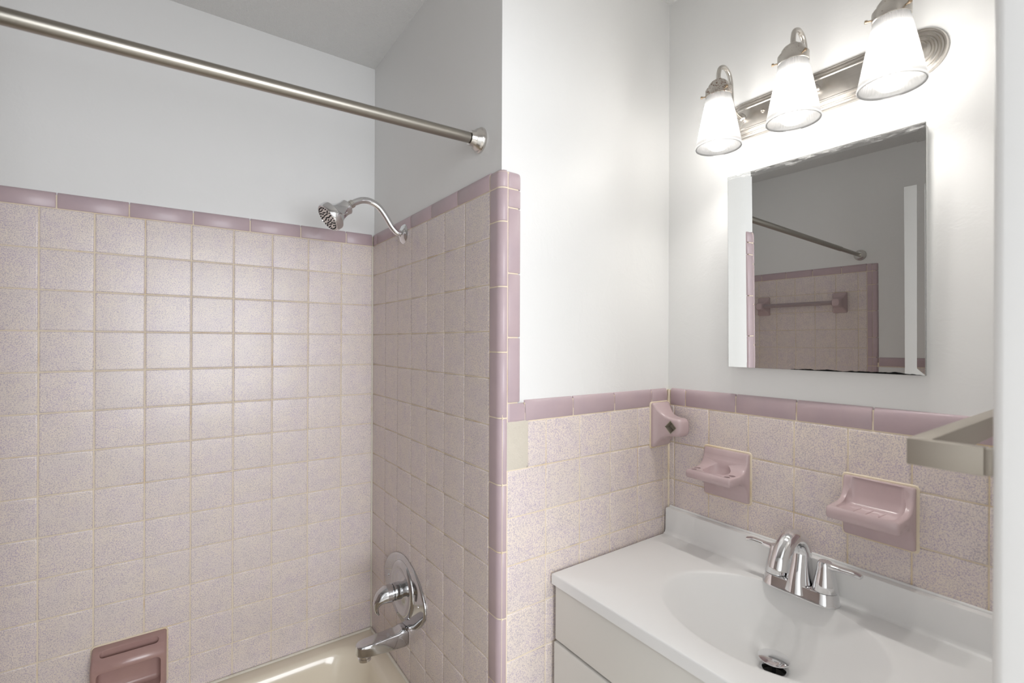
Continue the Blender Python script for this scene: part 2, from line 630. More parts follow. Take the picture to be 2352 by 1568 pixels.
# --- return wall
us = [0.0215, 0.1342, 0.2442, 0.3542, 0.4642, 0.5765, XV]
rowsW = [ZL-PV*k for k in range(12)]+[0.0]
grout(wall_return, 'W', 0.008, XV+TP, 0.0, ZL+0.02, 'groutclean')
grout(wall_return, 'W', 0.0708, XV+TP, ZL+0.0195, ZL+0.0435, 'groutclean', 0.003)
field(wall_return, 'W', us, rowsW, skip=lambda u, v: u < 0.13 and v > ZL-PV)
obj('tile', tile_me(0.1342-0.0800-GAP*0.6, PV-GAP), wall_return, mat_of('W', (0.1342+0.0800)/2-GAP*0.2, ZL-PV/2))
# bare plaster patch where a tile piece is missing
pv, pf = [], []
NX, NZ = 10, 18
for i in range(NX+1):
    for j in range(NZ+1):
        x = 0.0190+(0.0805-0.0190)*i/NX
        z = ZL-PV+0.0005+(PV+0.0045)*j/NZ
        ed = 0.0014*math.sin(j*1.9)+0.001*math.sin(j*4.1+1)
        if i == NX:
            x += ed*0.6
        if i == 0:
            x += -abs(ed)*0.8
        n = -0.0004 + 0.0005*math.sin(i*1.3+j*0.7)+0.0004*math.sin(i*0.6-j*1.7)
        if i in (0, NX) or j in (0, NZ):
            n = -0.0019
        pv.append((x, YW-n, z))
for i in range(NX):
    for j in range(NZ):
        a = i*(NZ+1)+j
        pf.append((a, a+NZ+1, a+NZ+2, a+1))
pt = obj('plaster_patch', mk_mesh('plaster_patch', pv, pf, 'plaster', 60), wall_return)
pt['label'] = 'cream plaster patch in place of a missing tile'
caps(wall_return, 'W', [0.0708, 0.2218, 0.3710, 0.5241, XV-0.0035], ZL, 0.048, 0.017)
# --- vanity wall
us = [-YW, 0.8597]+[0.9697+P*k for k in range(6)]+[-YR]
rowsV = [ZL+0.0008-PV*k for k in range(5)]
grout(wall_vanity, 'V', -YW-TP, -YR, 0.60, ZL+0.02, 'groutclean')
grout(wall_vanity, 'V', -YW-TP, -YR, ZL+0.0195, ZL+0.0443, 'groutclean', 0.003)
field(wall_vanity, 'V', us, rowsV)
caps(wall_vanity, 'V', [-YW+0.0035, 0.8962, 1.0458, 1.1945, 1.3450, 1.4950, -YR], ZL+0.0008, 0.048, 0.017)
# --- far end wall (in the mirror)
us = [-0.7900]+sorted([-0.748+P*k for k in range(7)])+[0.0]
grout(wall_end, 'E', -0.83, 0.0, 0.0, ZB+0.034)
field(wall_end, 'E', us, rowsB)
caps(wall_end, 'E', [-0.7900, -0.667, -0.516, -0.366, -0.216, -0.066, 0.0], ZB, 0.0425)
grout(wall_end, 'E', -1.613, -0.83, 0.0, ZL+0.02)
grout(wall_end, 'E', -1.613, -0.842, ZL+0.0195, ZL+0.0435, 'grout', 0.003)
caps(wall_end, 'E', [-1.612, -1.442, -1.292, -1.142, -0.992, -0.842], ZL, 0.048, 0.017)
field(wall_end, 'E', [-1.612]+[-0.842-P*k for k in range(6, -1, -1)], rowsW)
# flat plus bullnose strips of the trim column on the end wall
zz = [ZB+0.0425, ZB, 1.709, 1.562, 1.414, 1.3035, 1.2545, 1.115, 0.965, 0.815, 0.665, 0.515, 0.365, 0.215, 0.065, 0.0]
for a, b in zip(zz, zz[1:]):
    obj('trim_tile', tile_me(0.0235, a-b-GAP, 'mauve'), wall_end, mat_of('E', -0.8025, (a+b)/2))
    me = cap_me(a-b-GAP, 0.0255, 0.012, False, b == ZB)
    # local v must run towards -Y (away from the tub), local u along +Z
    m = mat_of('E', -0.8150, (a+b)/2, 0, PI/2)
    obj('trim_tile', me, wall_end, m)

# --- rounded corner trim between shower wall and return wall
def corner_piece(z0, z1, top_round):
    R = 0.0165
    def prof(off):
        pts = [(off+0.0, -0.7945-GAP/2-0.0), ]
        pts = [(0.0065, -0.7945-GAP/2), (0.0022+off, -0.7945-GAP/2), (0.0006+off, -0.7945-GAP/2-0.0009), (off, -0.7945-GAP/2-0.0024)]
        cx, cy = R, YW+R
        for i in range(9):
            a = PI+PI/2*i/8
            pts.append((cx+(R-off)*math.cos(a), cy+(R-off)*math.sin(a)))
        pts += [(0.0214-GAP, YW+off), (0.0214-GAP/2, YW+off+0.0018), (0.0214-GAP/2, YW+0.0065)]
        return pts
    a, b = z0+GAP/2, z1-GAP/2
    lev = [(a, 0.0022), (a+0.0006, 0.0009), (a+0.0022, 0)]
    if top_round:
        r = 0.014
        lev += [(b-r+r*math.sin(PI/2*i/6), 0.0085*(1-math.cos(PI/2*i/6))) for i in range(7)]
    else:
        lev += [(b-0.0022, 0), (b-0.0006, 0.0009), (b, 0.0022)]
    rings = [[(x, y, z) for x, y in prof(off)] for z, off in lev]
    v, f = loft(rings, True, True, closed=False)
    return mk_mesh('corner_tile', v, f, 'mauve', 60)
zz = [ZB+0.0425, ZB, 1.7087, 1.5618, 1.4141, 1.2656, 1.1154, 0.9644, 0.8148, 0.6660, 0.5170, 0.3680, 0.2190, 0.0700, 0.0]
for k, (a, b) in enumerate(zip(zz, zz[1:])):
    obj('corner_tile', corner_piece(b, a, k == 0), wall_shower)
# grout core of the corner
cv, cf = loft([[(0.0019 if i == 0 else x, y, z) for i, (x, y) in enumerate(
    [(0.0, -0.79)]+[(0.0165+0.0148*math.cos(PI+PI/2*q/8), YW+0.0165+0.0148*math.sin(PI+PI/2*q/8)) for q in range(9)]+[(0.024, YW+0.0019), (0.03, YW+0.012), (0.012, -0.79)])]
    for z in (0.0, ZB+0.036)])
obj('grout_bed', mk_mesh('corner_grout', cv, cf, 'groutclean', 40), wall_shower)
# second trim column on the return wall, curved towards the paint
zz = [ZB+0.040, 1.7845, 1.7413, 1.5928, 1.4473, 1.2985]
for k, (a, b) in enumerate(zip(zz, zz[1:])):
    me = cap_me(a-b-GAP, 0.0368, 0.013, k == 0, False)
    # local v -> +X, local u -> -Z, so round0 is the upper end
    obj('trim_tile', me, wall_return, mat_of('W', 0.0222, (a+b)/2, 0, -PI/2))
obj('grout_bed', box_me('col_grout', (0.02, YW+0.0019, 1.27), (0.050, YW+TP, ZB+0.03), 'groutclean'), wall_return)
# L-shaped inside piece where the column meets the wainscot cap
def ell():
    a, b = 0.0222, 0.0708-GAP/2
    z0, z1 = ZL+GAP/2, 1.2985-GAP/2
    N = 14
    vs_, fs = [], []
    for i in range(N+1):
        for j in range(N+1):
            x = a+(b-a)*i/N
            z = z0+(z1-z0)*j/N
            # distance into the top right quadrant where the glaze curves back to the wall
            dx = max(0.0, (x-(b-0.012))/0.012)
            dz = max(0.0, (z-(z1-0.012))/0.012)
            q = min(1.0, (dx*dz)**0.5)
            n = -TP*(1-math.sqrt(max(0.0, 1-q*q)))
            if i == 0 or j == 0:
                n = -0.0022
            vs_.append((x, YW-n, z))
    for i in range(N):
        for j in range(N):
            k = i*(N+1)+j
            fs.append((k, k+N+1, k+N+2, k+1))
    return mk_mesh('trim_tile', vs_, fs, 'mauve', 60)
obj('trim_tile', ell(), wall_return)
# corner caulk lines
def strip(name, p0, p1, r, mat, parent, label):
    v, f = tube([p0, p1], r, 8, 1, smooth=False, side=(0.7, 0.7, 0.1))
    o = obj(name, mk_mesh(name, v, f, mat), parent)
    o['label'] = label
strip('caulk_line', (-0.001, -0.001, ZR), (-0.001, -0.001, ZB), 0.0034, 'caulk', wall_shower, 'white caulk line in the tub corner')
strip('caulk_line', (XV-0.0005, YW-0.0005, 0.80), (XV-0.0005, YW-0.0005, ZL+0.046), 0.0032, 'groutclean', wall_vanity, 'cream caulk line in the wainscot corner')

# bathroom door standing open into the room, seen only in the mirror
dr = structure('door_1', box_me('door_1', (-0.930, -1.720, 0.010), (-0.890, -1.076, 2.087), 'trimpaint', 0.002), 'white bathroom door standing open, seen at the edge of the mirror', 'door')
kn = lathe([(0.026, 0), (0.026, 0.004), (0.012, 0.008), (0.012, 0.022), (0.024, 0.030), (0.027, 0.042), (0.02, 0.054), (0.001, 0.057)], (-0.890, -1.135, 0.96), (1, 0, 0), 24)
obj('door_knob', mk_mesh('door_knob', *kn, 'nickel'), dr)

# ------------------------------------------------------------------ bathtub
def bathtub():
    t = empty('bathtub', (-0.72, -0.38, 0))
    x0, x1, y0, y1 = XE+0.0015, -0.0015, -0.762, -0.0015
    cx, cy = (x0+x1)/2, (y0+y1)/2
    W, D = x1-x0, y1-y0
    K = 8
    def ring(w, d, r, z, ox=0.0, oy=0.0):
        return [(cx+ox+a, cy+oy+b, z) for a, b in rrect(w, d, r, K)]
    oy = 0.012
    rings = [ring(W, D, 0.004, 0.0), ring(W, D, 0.004, ZR-0.012), ring(W-0.004, D-0.004, 0.006, ZR-0.003), ring(W-0.012, D-0.012, 0.01, ZR),
             ring(W-0.090, D-0.110, 0.09, ZR-0.002, 0, oy), ring(W-0.108, D-0.126, 0.10, ZR-0.006, 0, oy), ring(W-0.124, D-0.140, 0.11, ZR-0.018, 0, oy), ring(W-0.136, D-0.150, 0.12, ZR-0.04, 0, oy),
             ring(W-0.20, D-0.20, 0.14, ZR-0.18, 0, oy), ring(W-0.25, D-0.24, 0.15, ZR-0.27, 0, oy),
             ring(W-0.32, D-0.30, 0.16, ZR-0.315, 0, oy), ring(W-0.46, D-0.42, 0.12, ZR-0.33, 0, oy)]
    v, f = loft(rings, True, True)
    obj('tub_shell', mk_mesh('tub_shell', v, f, 'tub', 40), t)
    # overflow plate and drain
    v, f = lathe([(0.036, 0), (0.036, 0.004), (0.030, 0.010), (0.001, 0.012)], (-0.083, -0.37, 0.27), (-0.95, 0, 0.3), 28)
    obj('overflow_plate', mk_mesh('overflow_plate', v, f, 'chrome'), t)
    v, f = lathe([(0.03, 0), (0.03, 0.003), (0.02, 0.004), (0.001, 0.004)], (-0.30, -0.37, 0.0605), (0, 0, 1), 28)
    obj('drain', mk_mesh('drain', v, f, 'chrome'), t)
    # caulk beads along the walls
    for p0, p1 in (((x0, -0.0045, ZR+0.0005), (x1, -0.0045, ZR+0.0005)), ((-0.0045, -0.0045, ZR+0.0005), (-0.0045, -0.75, ZR+0.0005))):
        v, f = tube([p0, p1], 0.0048, 8, 1, side=(0.5, 0.5, 0.7), smooth=False)
        c = obj('caulk_bead', mk_mesh('caulk_bead', v, f, 'caulk'), t)
        c['label'] = 'yellowed caulk bead where tub meets tile'
    return tag(t, 'cream enamel bathtub in the tiled alcove', 'bathtub')
bathtub()

# ------------------------------------------------------------------ shower rod
def shower_rod():
    a = Vector((-0.004, -0.743, 1.9205))
    b = Vector((XE+0.004, -0.757, 1.8800))
    d = (b-a).normalized()
    t = empty('shower_rod', tuple(a))
    k = a+(b-a)*0.80
    v, f = tube([a+d*0.022, k], 0.0124, 24, 1, side=(0, 0, 1), smooth=False)
    obj('rod_tube', mk_mesh('rod_tube', v, f, 'rod'), t)
    v, f = tube([k-d*0.03, b-d*0.012], 0.0104, 24, 1, side=(0, 0, 1), smooth=False)
    obj('inner_tube', mk_mesh('inner_tube', v, f, 'rod'), t)
    prof = [(0.029, 0.0), (0.030, 0.002), (0.030, 0.005), (0.028, 0.007), (0.0275, 0.009), (0.0255, 0.013), (0.021, 0.018), (0.0185, 0.024), (0.0175, 0.029), (0.0165, 0.032), (0.0128, 0.032)]
    v, f = lathe(prof, (0.0+TP-0.0003, a.y, a.z), (-1, 0, 0), 40)
    obj('flange', mk_mesh('flange', v, f, 'satin'), t)
    v, f = lathe(prof, (XE-TP+0.0003, b.y, b.z), (1, 0, 0), 40)
    obj('flange', mk_mesh('flange', v, f, 'satin'), t)
    return tag(t, 'brushed steel shower curtain rod with bell flanges across the tub', 'curtain rod')
shower_rod()

# ------------------------------------------------------------------ shower head
def shower_head():
    y = -0.292
    t = empty('showerhead', (0, y, 1.778))
    prof = [(0.031, 0.0), (0.0315, 0.002), (0.030, 0.004), (0.024, 0.009), (0.016, 0.012), (0.011, 0.0135), (0.011, 0.016)]
    v, f = lathe(prof, (0.0003, y, 1.777), (-1, 0, 0), 40)
    obj('flange', mk_mesh('flange', v, f, 'chrome'), t)
    pts = [(0.0, y, 1.7770), (-0.022, y, 1.7790), (-0.041, y, 1.796), (-0.062, y, 1.826), (-0.083, y, 1.8495), (-0.108, y, 1.8615), (-0.132, y, 1.8615), (-0.152, y, 1.853), (-0.166, y, 1.8435)]
    v, f = tube(pts, 0.0098, 24, 8, side=(0, 1, 0))
    obj('shower_arm', mk_mesh('shower_arm', v, f, 'chrome', 60), t)
    p0 = Vector((-0.161, y, 1.8475))
    ax = Vector((-0.775, -0.06, -0.605)).normalized()
    v, f = lathe([(0.0095, 0), (0.0120, 0.001), (0.0120, 0.011), (0.0105, 0.012), (0.0105, 0.0138), (0.0125, 0.0145), (0.0125, 0.019), (0.009, 0.021)], p0, ax, 28)
    obj('swivel_nut', mk_mesh('swivel_nut', v, f, 'satin'), t)
    q = p0+ax*0.019
    HS = 1.12
    v, f = lathe([(HS*a, HS*b) for a, b in [(0.010, 0), (0.0185, 0.001), (0.0200, 0.004), (0.0192, 0.010), (0.0195, 0.018), (0.0225, 0.029), (0.0280, 0.039), (0.0350, 0.046), (0.0368, 0.048), (0.0368, 0.0495), (0.0378, 0.050), (0.0380, 0.062), (0.0355, 0.0665), (0.0340, 0.0670), (0.0335, 0.0655), (0.001, 0.0655)]], q, ax, 48)
    hd = obj('head_bell', mk_mesh('head_bell', v, f, 'chrome', 30), t)
    v, f = lathe([(HS*a, HS*b) for a, b in [(0.0336, 0.0652), (0.0330, 0.0668), (0.001, 0.0668)]], q, ax, 40)
    face = obj('spray_face', mk_mesh('spray_face', v, f, 'satin'), t)
    a, u, w = frame(ax)
    parts = []
    for rr, n in ((0.0295, 26), (0.0235, 14), (0.0165, 12), (0.0105, 6), (0.0045, 3)):
        for i in range(n):
            if rr == 0.0235 and i % 3 == 2:
                continue
            an = 2*PI*i/n+rr*100
            c = q+a*(HS*0.0665)+(u*math.cos(an)+w*math.sin(an))*rr*HS
            parts.append(lathe([(0.0021, 0), (0.0019, 0.0018), (0.0011, 0.0026)], c, ax, 6))
    nz = obj('spray_nozzles', mk_mesh('spray_nozzles', *join(*parts), 'rubber'), face)
    nz['kind'] = 'stuff'
    nz['label'] = 'black rubber spray nozzles'
    return tag(t, 'chrome shower head on a curved arm above the tub', 'shower head')
shower_head()

# ------------------------------------------------------------------ tub valve
def tub_valve():
    cy, cz = -0.3065, 0.660
    t = empty('shower_valve', (0, cy, cz))
    # wide oval cover plate
    N = 64
    def ring(sy, sz, x):
        out = []
        for j in range(N):
            a = 2*PI*j/N
            c, s = math.cos(a), math.sin(a)
            e = 2/1.75
            out.append((x, cy+sy*math.copysign(abs(c)**e, c), cz+sz*math.copysign(abs(s)**e, s)))
        return out
    rings = [ring(0.162, 0.106, 0.0005), ring(0.163, 0.107, -0.003), ring(0.161, 0.105, -0.006), ring(0.156, 0.100, -0.0075), ring(0.02, 0.02, -0.0095)]
    v, f = loft(rings)
    obj('cover_plate', mk_mesh('cover_plate', v, f, 'chromeworn_dimmed', 60), t)
    hy, hz = -0.309, 0.663
    v, f = lathe([(0.0875, 0.005), (0.0875, 0.009), (0.084, 0.0135), (0.077, 0.0165), (0.071, 0.0165), (0.066, 0.0145), (0.061, 0.0125), (0.045, 0.0125), (0.03, 0.0165), (0.024, 0.0175)], (0, hy, hz), (-1, 0, 0), 56)
    obj('escutcheon', mk_mesh('escutcheon', v, f, 'chromeworn_dimmed', 50), t)
    v, f = lathe([(0.0262, 0.012), (0.0262, 0.040), (0.0240, 0.041), (0.0240, 0.0428), (0.01, 0.0428)], (0, hy, hz), (-1, 0, 0), 36)
    obj('stem', mk_mesh('stem', v, f, 'chromeworn_dimmed'), t)
    v, f = lathe([(0.0246, 0.0418), (0.0246, 0.0438)], (0, hy, hz), (-1, 0, 0), 30)
    obj('gap_ring', mk_mesh('gap_ring', v, f, 'rubber'), t)
    # tear-drop lever: dome that narrows and hooks down
    pts = [(-0.0432, hy, hz), (-0.050, hy, hz), (-0.062, hy, hz-0.001), (-0.076, hy, hz-0.006), (-0.087, hy, hz-0.017), (-0.0915, hy, hz-0.030), (-0.0895, hy, hz-0.044), (-0.0845, hy, hz-0.055)]
    v, f = tube(pts, [0.0268, 0.0272, 0.0262, 0.0215, 0.0135, 0.0078, 0.0058, 0.0036], 28, 6, side=(0, 1, 0), flat=[1, 1, 1, 1.05, 1.3, 1.6, 1.7, 1.7])
    obj('lever_handle', mk_mesh('lever_handle', v, f, 'chromeworn_dimmed', 60), t)
    for dy in (-0.12, 0.12):
        v, f = lathe([(0.004, 0.0), (0.004, 0.0095), (0.001, 0.0105)], (0, cy+dy, cz), (-1, 0, 0), 14)
        obj('screw', mk_mesh('screw', v, f, 'chrome'), t)
    return tag(t, 'chrome tub valve with wide oval plate and hooked lever', 'valve')
tub_valve()

def tub_spout():
    y, t = -0.318, empty('tub_spout', (0, -0.318, 0.52))
    secs = [  # x, half width, z top, z bottom, corner radius
        (0.0005, 0.026, 0.555, 0.496, 0.016), (-0.012, 0.026, 0.556, 0.495, 0.016), (-0.020, 0.0255, 0.555, 0.497, 0.013),
        (-0.030, 0.0250, 0.549, 0.500, 0.008), (-0.060, 0.0245, 0.5475, 0.5025, 0.006), (-0.100, 0.0240, 0.546, 0.5055, 0.006), (-0.128, 0.0235, 0.5450, 0.5095, 0.006),
        (-0.142, 0.0205, 0.5440, 0.511, 0.006), (-0.150, 0.0150, 0.5425, 0.5125, 0.006), (-0.1535, 0.0080, 0.5405, 0.514, 0.004)]
    rings = []
    for x, hw, zt, zb, r in secs:
        rings.append([(x, y+a, (zt+zb)/2+b) for a, b in rrect(2*hw, zt-zb, r, 4)])
    v, f = loft(rings)
    obj('spout_body', mk_mesh('spout_body', v, f, 'chromeworn_dimmed', 42), t)
    v, f = lathe([(0.0185, 0), (0.0185, 0.006), (0.0165, 0.007), (0.0165, 0.009), (0.0195, 0.0105), (0.0190, 0.018), (0.0150, 0.0195), (0.014, 0.012)], (-0.129, y, 0.513), (0, 0, -1), 28)
    obj('outlet_ring', mk_mesh('outlet_ring', v, f, 'chrome'), t)
    return tag(t, 'chrome tub spout with flat top below the valve', 'spout')
tub_spout()

# ------------------------------------------------------------------ ceramic fixtures
def tub_soap_dish():
    x0, x1, z0, z1 = -0.7735, -0.6085, 0.440, 0.5965
    xc = (x0+x1)/2
    t = empty('soap_dish', (xc, 0, z0))
    prof = [(0.001, z1), (-0.008, z1), (-0.020, z1-0.006), (-0.040, z1-0.018), (-0.052, z1-0.028), (-0.058, z1-0.040), (-0.056, z1-0.052), (-0.056, z0+0.020), (-0.050, z0+0.010), (-0.012, z0), (0.001, z0)]
    rings = []
    for dx, sh in ((0, 0.006), (0.0025, 0.0018), (0.006, 0.0), (x1-x0-0.006, 0.0), (x1-x0-0.0025, 0.0018), (x1-x0, 0.006)):
        cy_, cz_ = -0.02, (z0+z1)/2
        rings.append([(x0+dx, min(0.001, y+(sh if y < cy_ else 0)), z-(sh if z > cz_ else -sh)*0.8) for y, z in prof])
    v, f = loft(rings)
    body = mk_mesh('dish_body', v, f, 'pink')
    # recess below the bar, slot through the top behind the bar
    c1 = box_me('c1', (x0+0.013, -0.10, z0+0.028), (x1-0.013, -0.008, z1-0.047), 'pink', 0.012, 4)
    v, f = loft([[(xc+a, -0.0290-b*0.9+0.0, z1-0.002-b*0.25+0.02) for a, b in rrect(x1-x0-0.036, 0.020, 0.009, 4)],
                 [(xc+a, -0.0290-b*0.9, z1-0.075) for a, b in rrect(x1-x0-0.036, 0.020, 0.009, 4)]])
    c2 = mk_mesh('c2', v, f, 'pink')
    me = boolean(body, [c1, c2])
    me = round_edges(me, 0.004, 3, 42)
    fin(me, 'pink', 38)
    obj('dish_body', me, t)
    # grout line round the dish
    gv, gf = loft([[(xc+a, 0.0005, (z0+z1)/2+b) for a, b in rrect(x1-x0+0.008, z1-z0+0.008, 0.012)],
                   [(xc+a, -0.0018, (z0+z1)/2+b) for a, b in rrect(x1-x0+0.005, z1-z0+0.005, 0.010)]])
    g = obj('grout_rim', mk_mesh('grout_rim', gv, gf, 'groutclean'), t)
    g['label'] = 'cream grout line round the dish'
    return tag(t, 'dusty pink ceramic soap dish with grab bar above the bathtub', 'soap dish')
tub_soap_dish()

def shelf_profile(ztop, h, depth, thick, zs, plate=0.010):
    """side profile in (out, z): plate against the wall with a shelf flowing out of it"""
    pts = [(-0.001, ztop), (plate-0.003, ztop), (plate, ztop-0.004)]
    pts += [(plate+0.001, ztop-0.016), (plate+0.004, ztop-0.026), (plate+0.010, zs+0.013), (plate+0.019, zs+0.0055), (plate+0.030, zs+0.0015), (plate+0.042, zs)]
    pts += [(depth-0.004, zs), (depth, zs-0.004), (depth, zs-thick+0.004), (depth-0.004, zs-thick)]
    pts += [(plate+0.040, zs-thick), (plate+0.026, zs-thick-0.003), (plate+0.015, zs-thick-0.010), (plate+0.006, zs-thick-0.022), (plate+0.001, zs-thick-0.034)]
    pts += [(plate, ztop-h+0.004), (plate-0.003, ztop-h), (-0.001, ztop-h)]
    return pts

def wall_fixture(name, ya, yb, zt, zb, depth, thick, zs, cutters, mat, bev=0.0035):
    """extruded along Y on the vanity wall"""
    prof = shelf_profile(zt, zt-zb, depth, thick, zs)
    rings = []
    for dy, sh in ((0, 0.005), (0.0016, 0.0018), (0.005, 0.0), (ya-yb-0.005, 0.0), (ya-yb-0.0016, 0.0018), (ya-yb, 0.005)):
        r = []
        for o_, z in prof:
            oo = o_-sh if o_ > 0.02 else (o_ - sh*0.6 if o_ > 0 else o_)
            zc = (zt+zb)/2
            r.append((XV-max(-0.001, oo), ya-dy, z+(sh*0.5 if z < zc else -sh*0.5)))
        rings.append(r)
    v, f = loft(rings)
    me = mk_mesh(name, v, f, mat)
    if cutters:
        me = boolean(me, cutters)
        me = round_edges(me, bev, 3, 48)
    fin(me, mat, 40)
    return me

def grout_rim(parent, ya, yb, zt, zb):
    yc, zc = (ya+yb)/2, (zt+zb)/2
    gv, gf = loft([[(XV+0.0005, yc+a, zc+b) for a, b in rrect(ya-yb+0.010, zt-zb+0.010, 0.008)],
                   [(XV-0.0022, yc+a, zc+b) for a, b in rrect(ya-yb+0.006, zt-zb+0.006, 0.006)]])
    g = obj('grout_rim', mk_mesh('grout_rim', gv, gf, 'groutclean'), parent)
    g['label'] = 'cream grout line round the fixture'

def toothbrush_holder():
    ya, yb, zt, zb = -0.9620, -1.0860, 1.1550, 1.0290
    yc = (ya+yb)/2
    t = empty('toothbrush_holder', (XV, yc, zb))
    zs, dep, th = 1.1060, 0.094, 0.0215
    cut = []
    v, f = lathe([(0.020, -0.016), (0.027, -0.013), (0.0315, -0.004), (0.0335, 0.004), (0.0345, 0.05)], (XV-0.050, yc, zs), (0, 0, 1), 36)
    cut.append(mk_mesh('c', v, f, 'dish'))
    for s in (-1, 1):
        for ox, oy, r in ((0.078, 0.0455, 0.0068), (0.059, 0.0480, 0.0078)):
            v, f = lathe([(r*0.8, -0.019), (r, -0.002), (r, 0.03)], (XV-ox, yc+s*oy, zs), (0, 0, 1), 20)
            cut.append(mk_mesh('c', v, f, 'dish'))
    me = wall_fixture('holder_body', ya, yb, zt, zb, dep, th, zs, cut, 'dish', 0.0022)
    obj('holder_body', me, t)
    grout_rim(t, ya, yb, zt, zb)
    return tag(t, 'mauve ceramic toothbrush and cup holder on the vanity wall', 'toothbrush holder')
toothbrush_holder()

def soap_dish():
    ya, yb, zt, zb = -1.2945, -1.4180, 1.1540, 1.0290
    yc = (ya+yb)/2
    t = empty('soap_dish', (XV, yc, zb))
    zs, dep, th = 1.1040, 0.098, 0.0240
    prof = shelf_profile(zt, zt-zb, dep, th, zs)
    # tray recess: wide rounded scoop
    rings = []
    for w, d, z, o_ in ((0.086, 0.058, zs-0.0060, 0.0560), (0.094, 0.066, zs-0.0045, 0.0555), (0.099, 0.074, zs+0.0005, 0.0540), (0.103, 0.082, zs+0.016, 0.0520), (0.105, 0.086, zs+0.05, 0.050)):
        rings.append([(XV-o_+a, yc+b, z-0.055*a) for a, b in rrect(d, w, 0.014, 5)])
    v, f = loft(rings)
    cut = [mk_mesh('c', v, f, 'dish')]
    me = wall_fixture('dish_body', ya, yb, zt, zb, dep, th, zs, cut, 'dish', 0.003)
    obj('dish_body', me, t)
    for k in (-1, 0, 1):
        v, f = tube([(XV-0.0815, yc+k*0.021, zs-0.0050), (XV-0.033, yc+k*0.021, zs-0.0077)], 0.0017, 10, 1, side=(0, 1, 0), smooth=False)
        obj('drain_ridge', mk_mesh('drain_ridge', v, f, 'dish'), t)
    grout_rim(t, ya, yb, zt, zb)
    return tag(t, 'mauve ceramic soap dish with ridged tray on the vanity wall', 'soap dish')
soap_dish()

def towel_post():
    xa, xb, zt, zb = 0.5165, 0.5930, 1.2640, 1.1385
    xc, zc = (xa+xb)/2, (zt+zb)/2
    t = empty('towel_bar_post', (xc, YW, zb))
    secs = [(-0.001, 0.0765, 0.1255, 0.006), (0.006, 0.0765, 0.1255, 0.007), (0.010, 0.0735, 0.1215, 0.008), (0.014, 0.0690, 0.110, 0.008), (0.020, 0.0630, 0.092, 0.008),
            (0.028, 0.0570, 0.074, 0.008), (0.038, 0.0520, 0.060, 0.008), (0.050, 0.0500, 0.0540, 0.009), (0.062, 0.0490, 0.0510, 0.010), (0.074, 0.0480, 0.0500, 0.011), (0.082, 0.0450, 0.0470, 0.012), (0.0865, 0.0370, 0.039, 0.013), (0.088, 0.024, 0.026, 0.011)]
    rings = [[(xc+a, YW-d, zc+b+0.001) for a, b in rrect(w, h, r, 5)] for d, w, h, r in secs]
    v, f = loft(rings)
    me = mk_mesh('post_body', v, f, 'dish')
    d0, s = 0.0575, 0.0185
    ring = [(0, s), (s, 0), (0, -s), (-s, 0)]
    cx = xc-0.0245
    v, f = loft([[(x, YW-d0+a, zc+0.001+b) for a, b in ring] for x in (cx-0.02, cx+0.022)])
    me = boolean(me, [mk_mesh('c', v, f, 'dish')])
    fin(me, 'dish', 40)
    obj('post_body', me, t)
    # pale worn lip and dark socket lining
    v, f = loft([[(x, YW-d0+a*k, zc+0.001+b*k) for a, b in ring] for x, k in ((cx-0.0008, 1.06), (cx-0.0008, 0.93), (cx+0.0215, 0.93), (cx+0.0215, 0.0))], False, False)
    so = obj('bar_socket', mk_mesh('bar_socket', v, f, 'socket' if 'socket' in M else 'cab'), t)
    so['label'] = 'square socket where the bar is missing'
    # grout rim
    gv, gf = loft([[(xc+a, YW+0.0005, zc+b) for a, b in rrect(xb-xa+0.008, zt-zb+0.008, 0.008)],
                   [(xc+a, YW-0.0022, zc+b) for a, b in rrect(xb-xa+0.005, zt-zb+0.005, 0.006)]])
    obj('grout_rim', mk_mesh('grout_rim', gv, gf, 'groutclean'), t)
    return tag(t, 'mauve ceramic towel bar post with empty square socket in the corner', 'towel post')
M['socket'] = m_grout('bare_clay_socket', lin(176, 166, 150), lin(120, 104, 72), 0.5)
towel_post()

# towel bar on the far tub wall (mirror)
def ceramic_towel_bar():
    t = empty('ceramic_towel_bar', (XE, -0.44, 1.55))
    for yc in (-0.660, -0.232):
        zc = 1.617
        secs = [(-0.001, 0.073, 0.118, 0.006), (0.008, 0.072, 0.117, 0.008), (0.016, 0.064, 0.098, 0.008), (0.028, 0.054, 0.072, 0.008), (0.045, 0.046, 0.052, 0.009), (0.070, 0.044, 0.046, 0.012), (0.078, 0.034, 0.036, 0.012)]
        rings = [[(XE+d, yc+a, zc+b) for a, b in rrect(w, h, r, 4)] for d, w, h, r in secs]
        v, f = loft(rings)
        obj('bar_post', mk_mesh('bar_post', v, f, 'dish'), t)
    s = 0.0125
    v, f = loft([[(XE+0.056+a, y, 1.617+b) for a, b in ((0, s), (s, 0), (0, -s), (-s, 0))] for y in (-0.650, -0.240)])
    obj('towel_bar', mk_mesh('towel_bar', v, f, 'acrylic'), t)
    return tag(t, 'mauve ceramic towel bar on the far tub wall, seen in the mirror', 'towel bar')
ceramic_towel_bar()

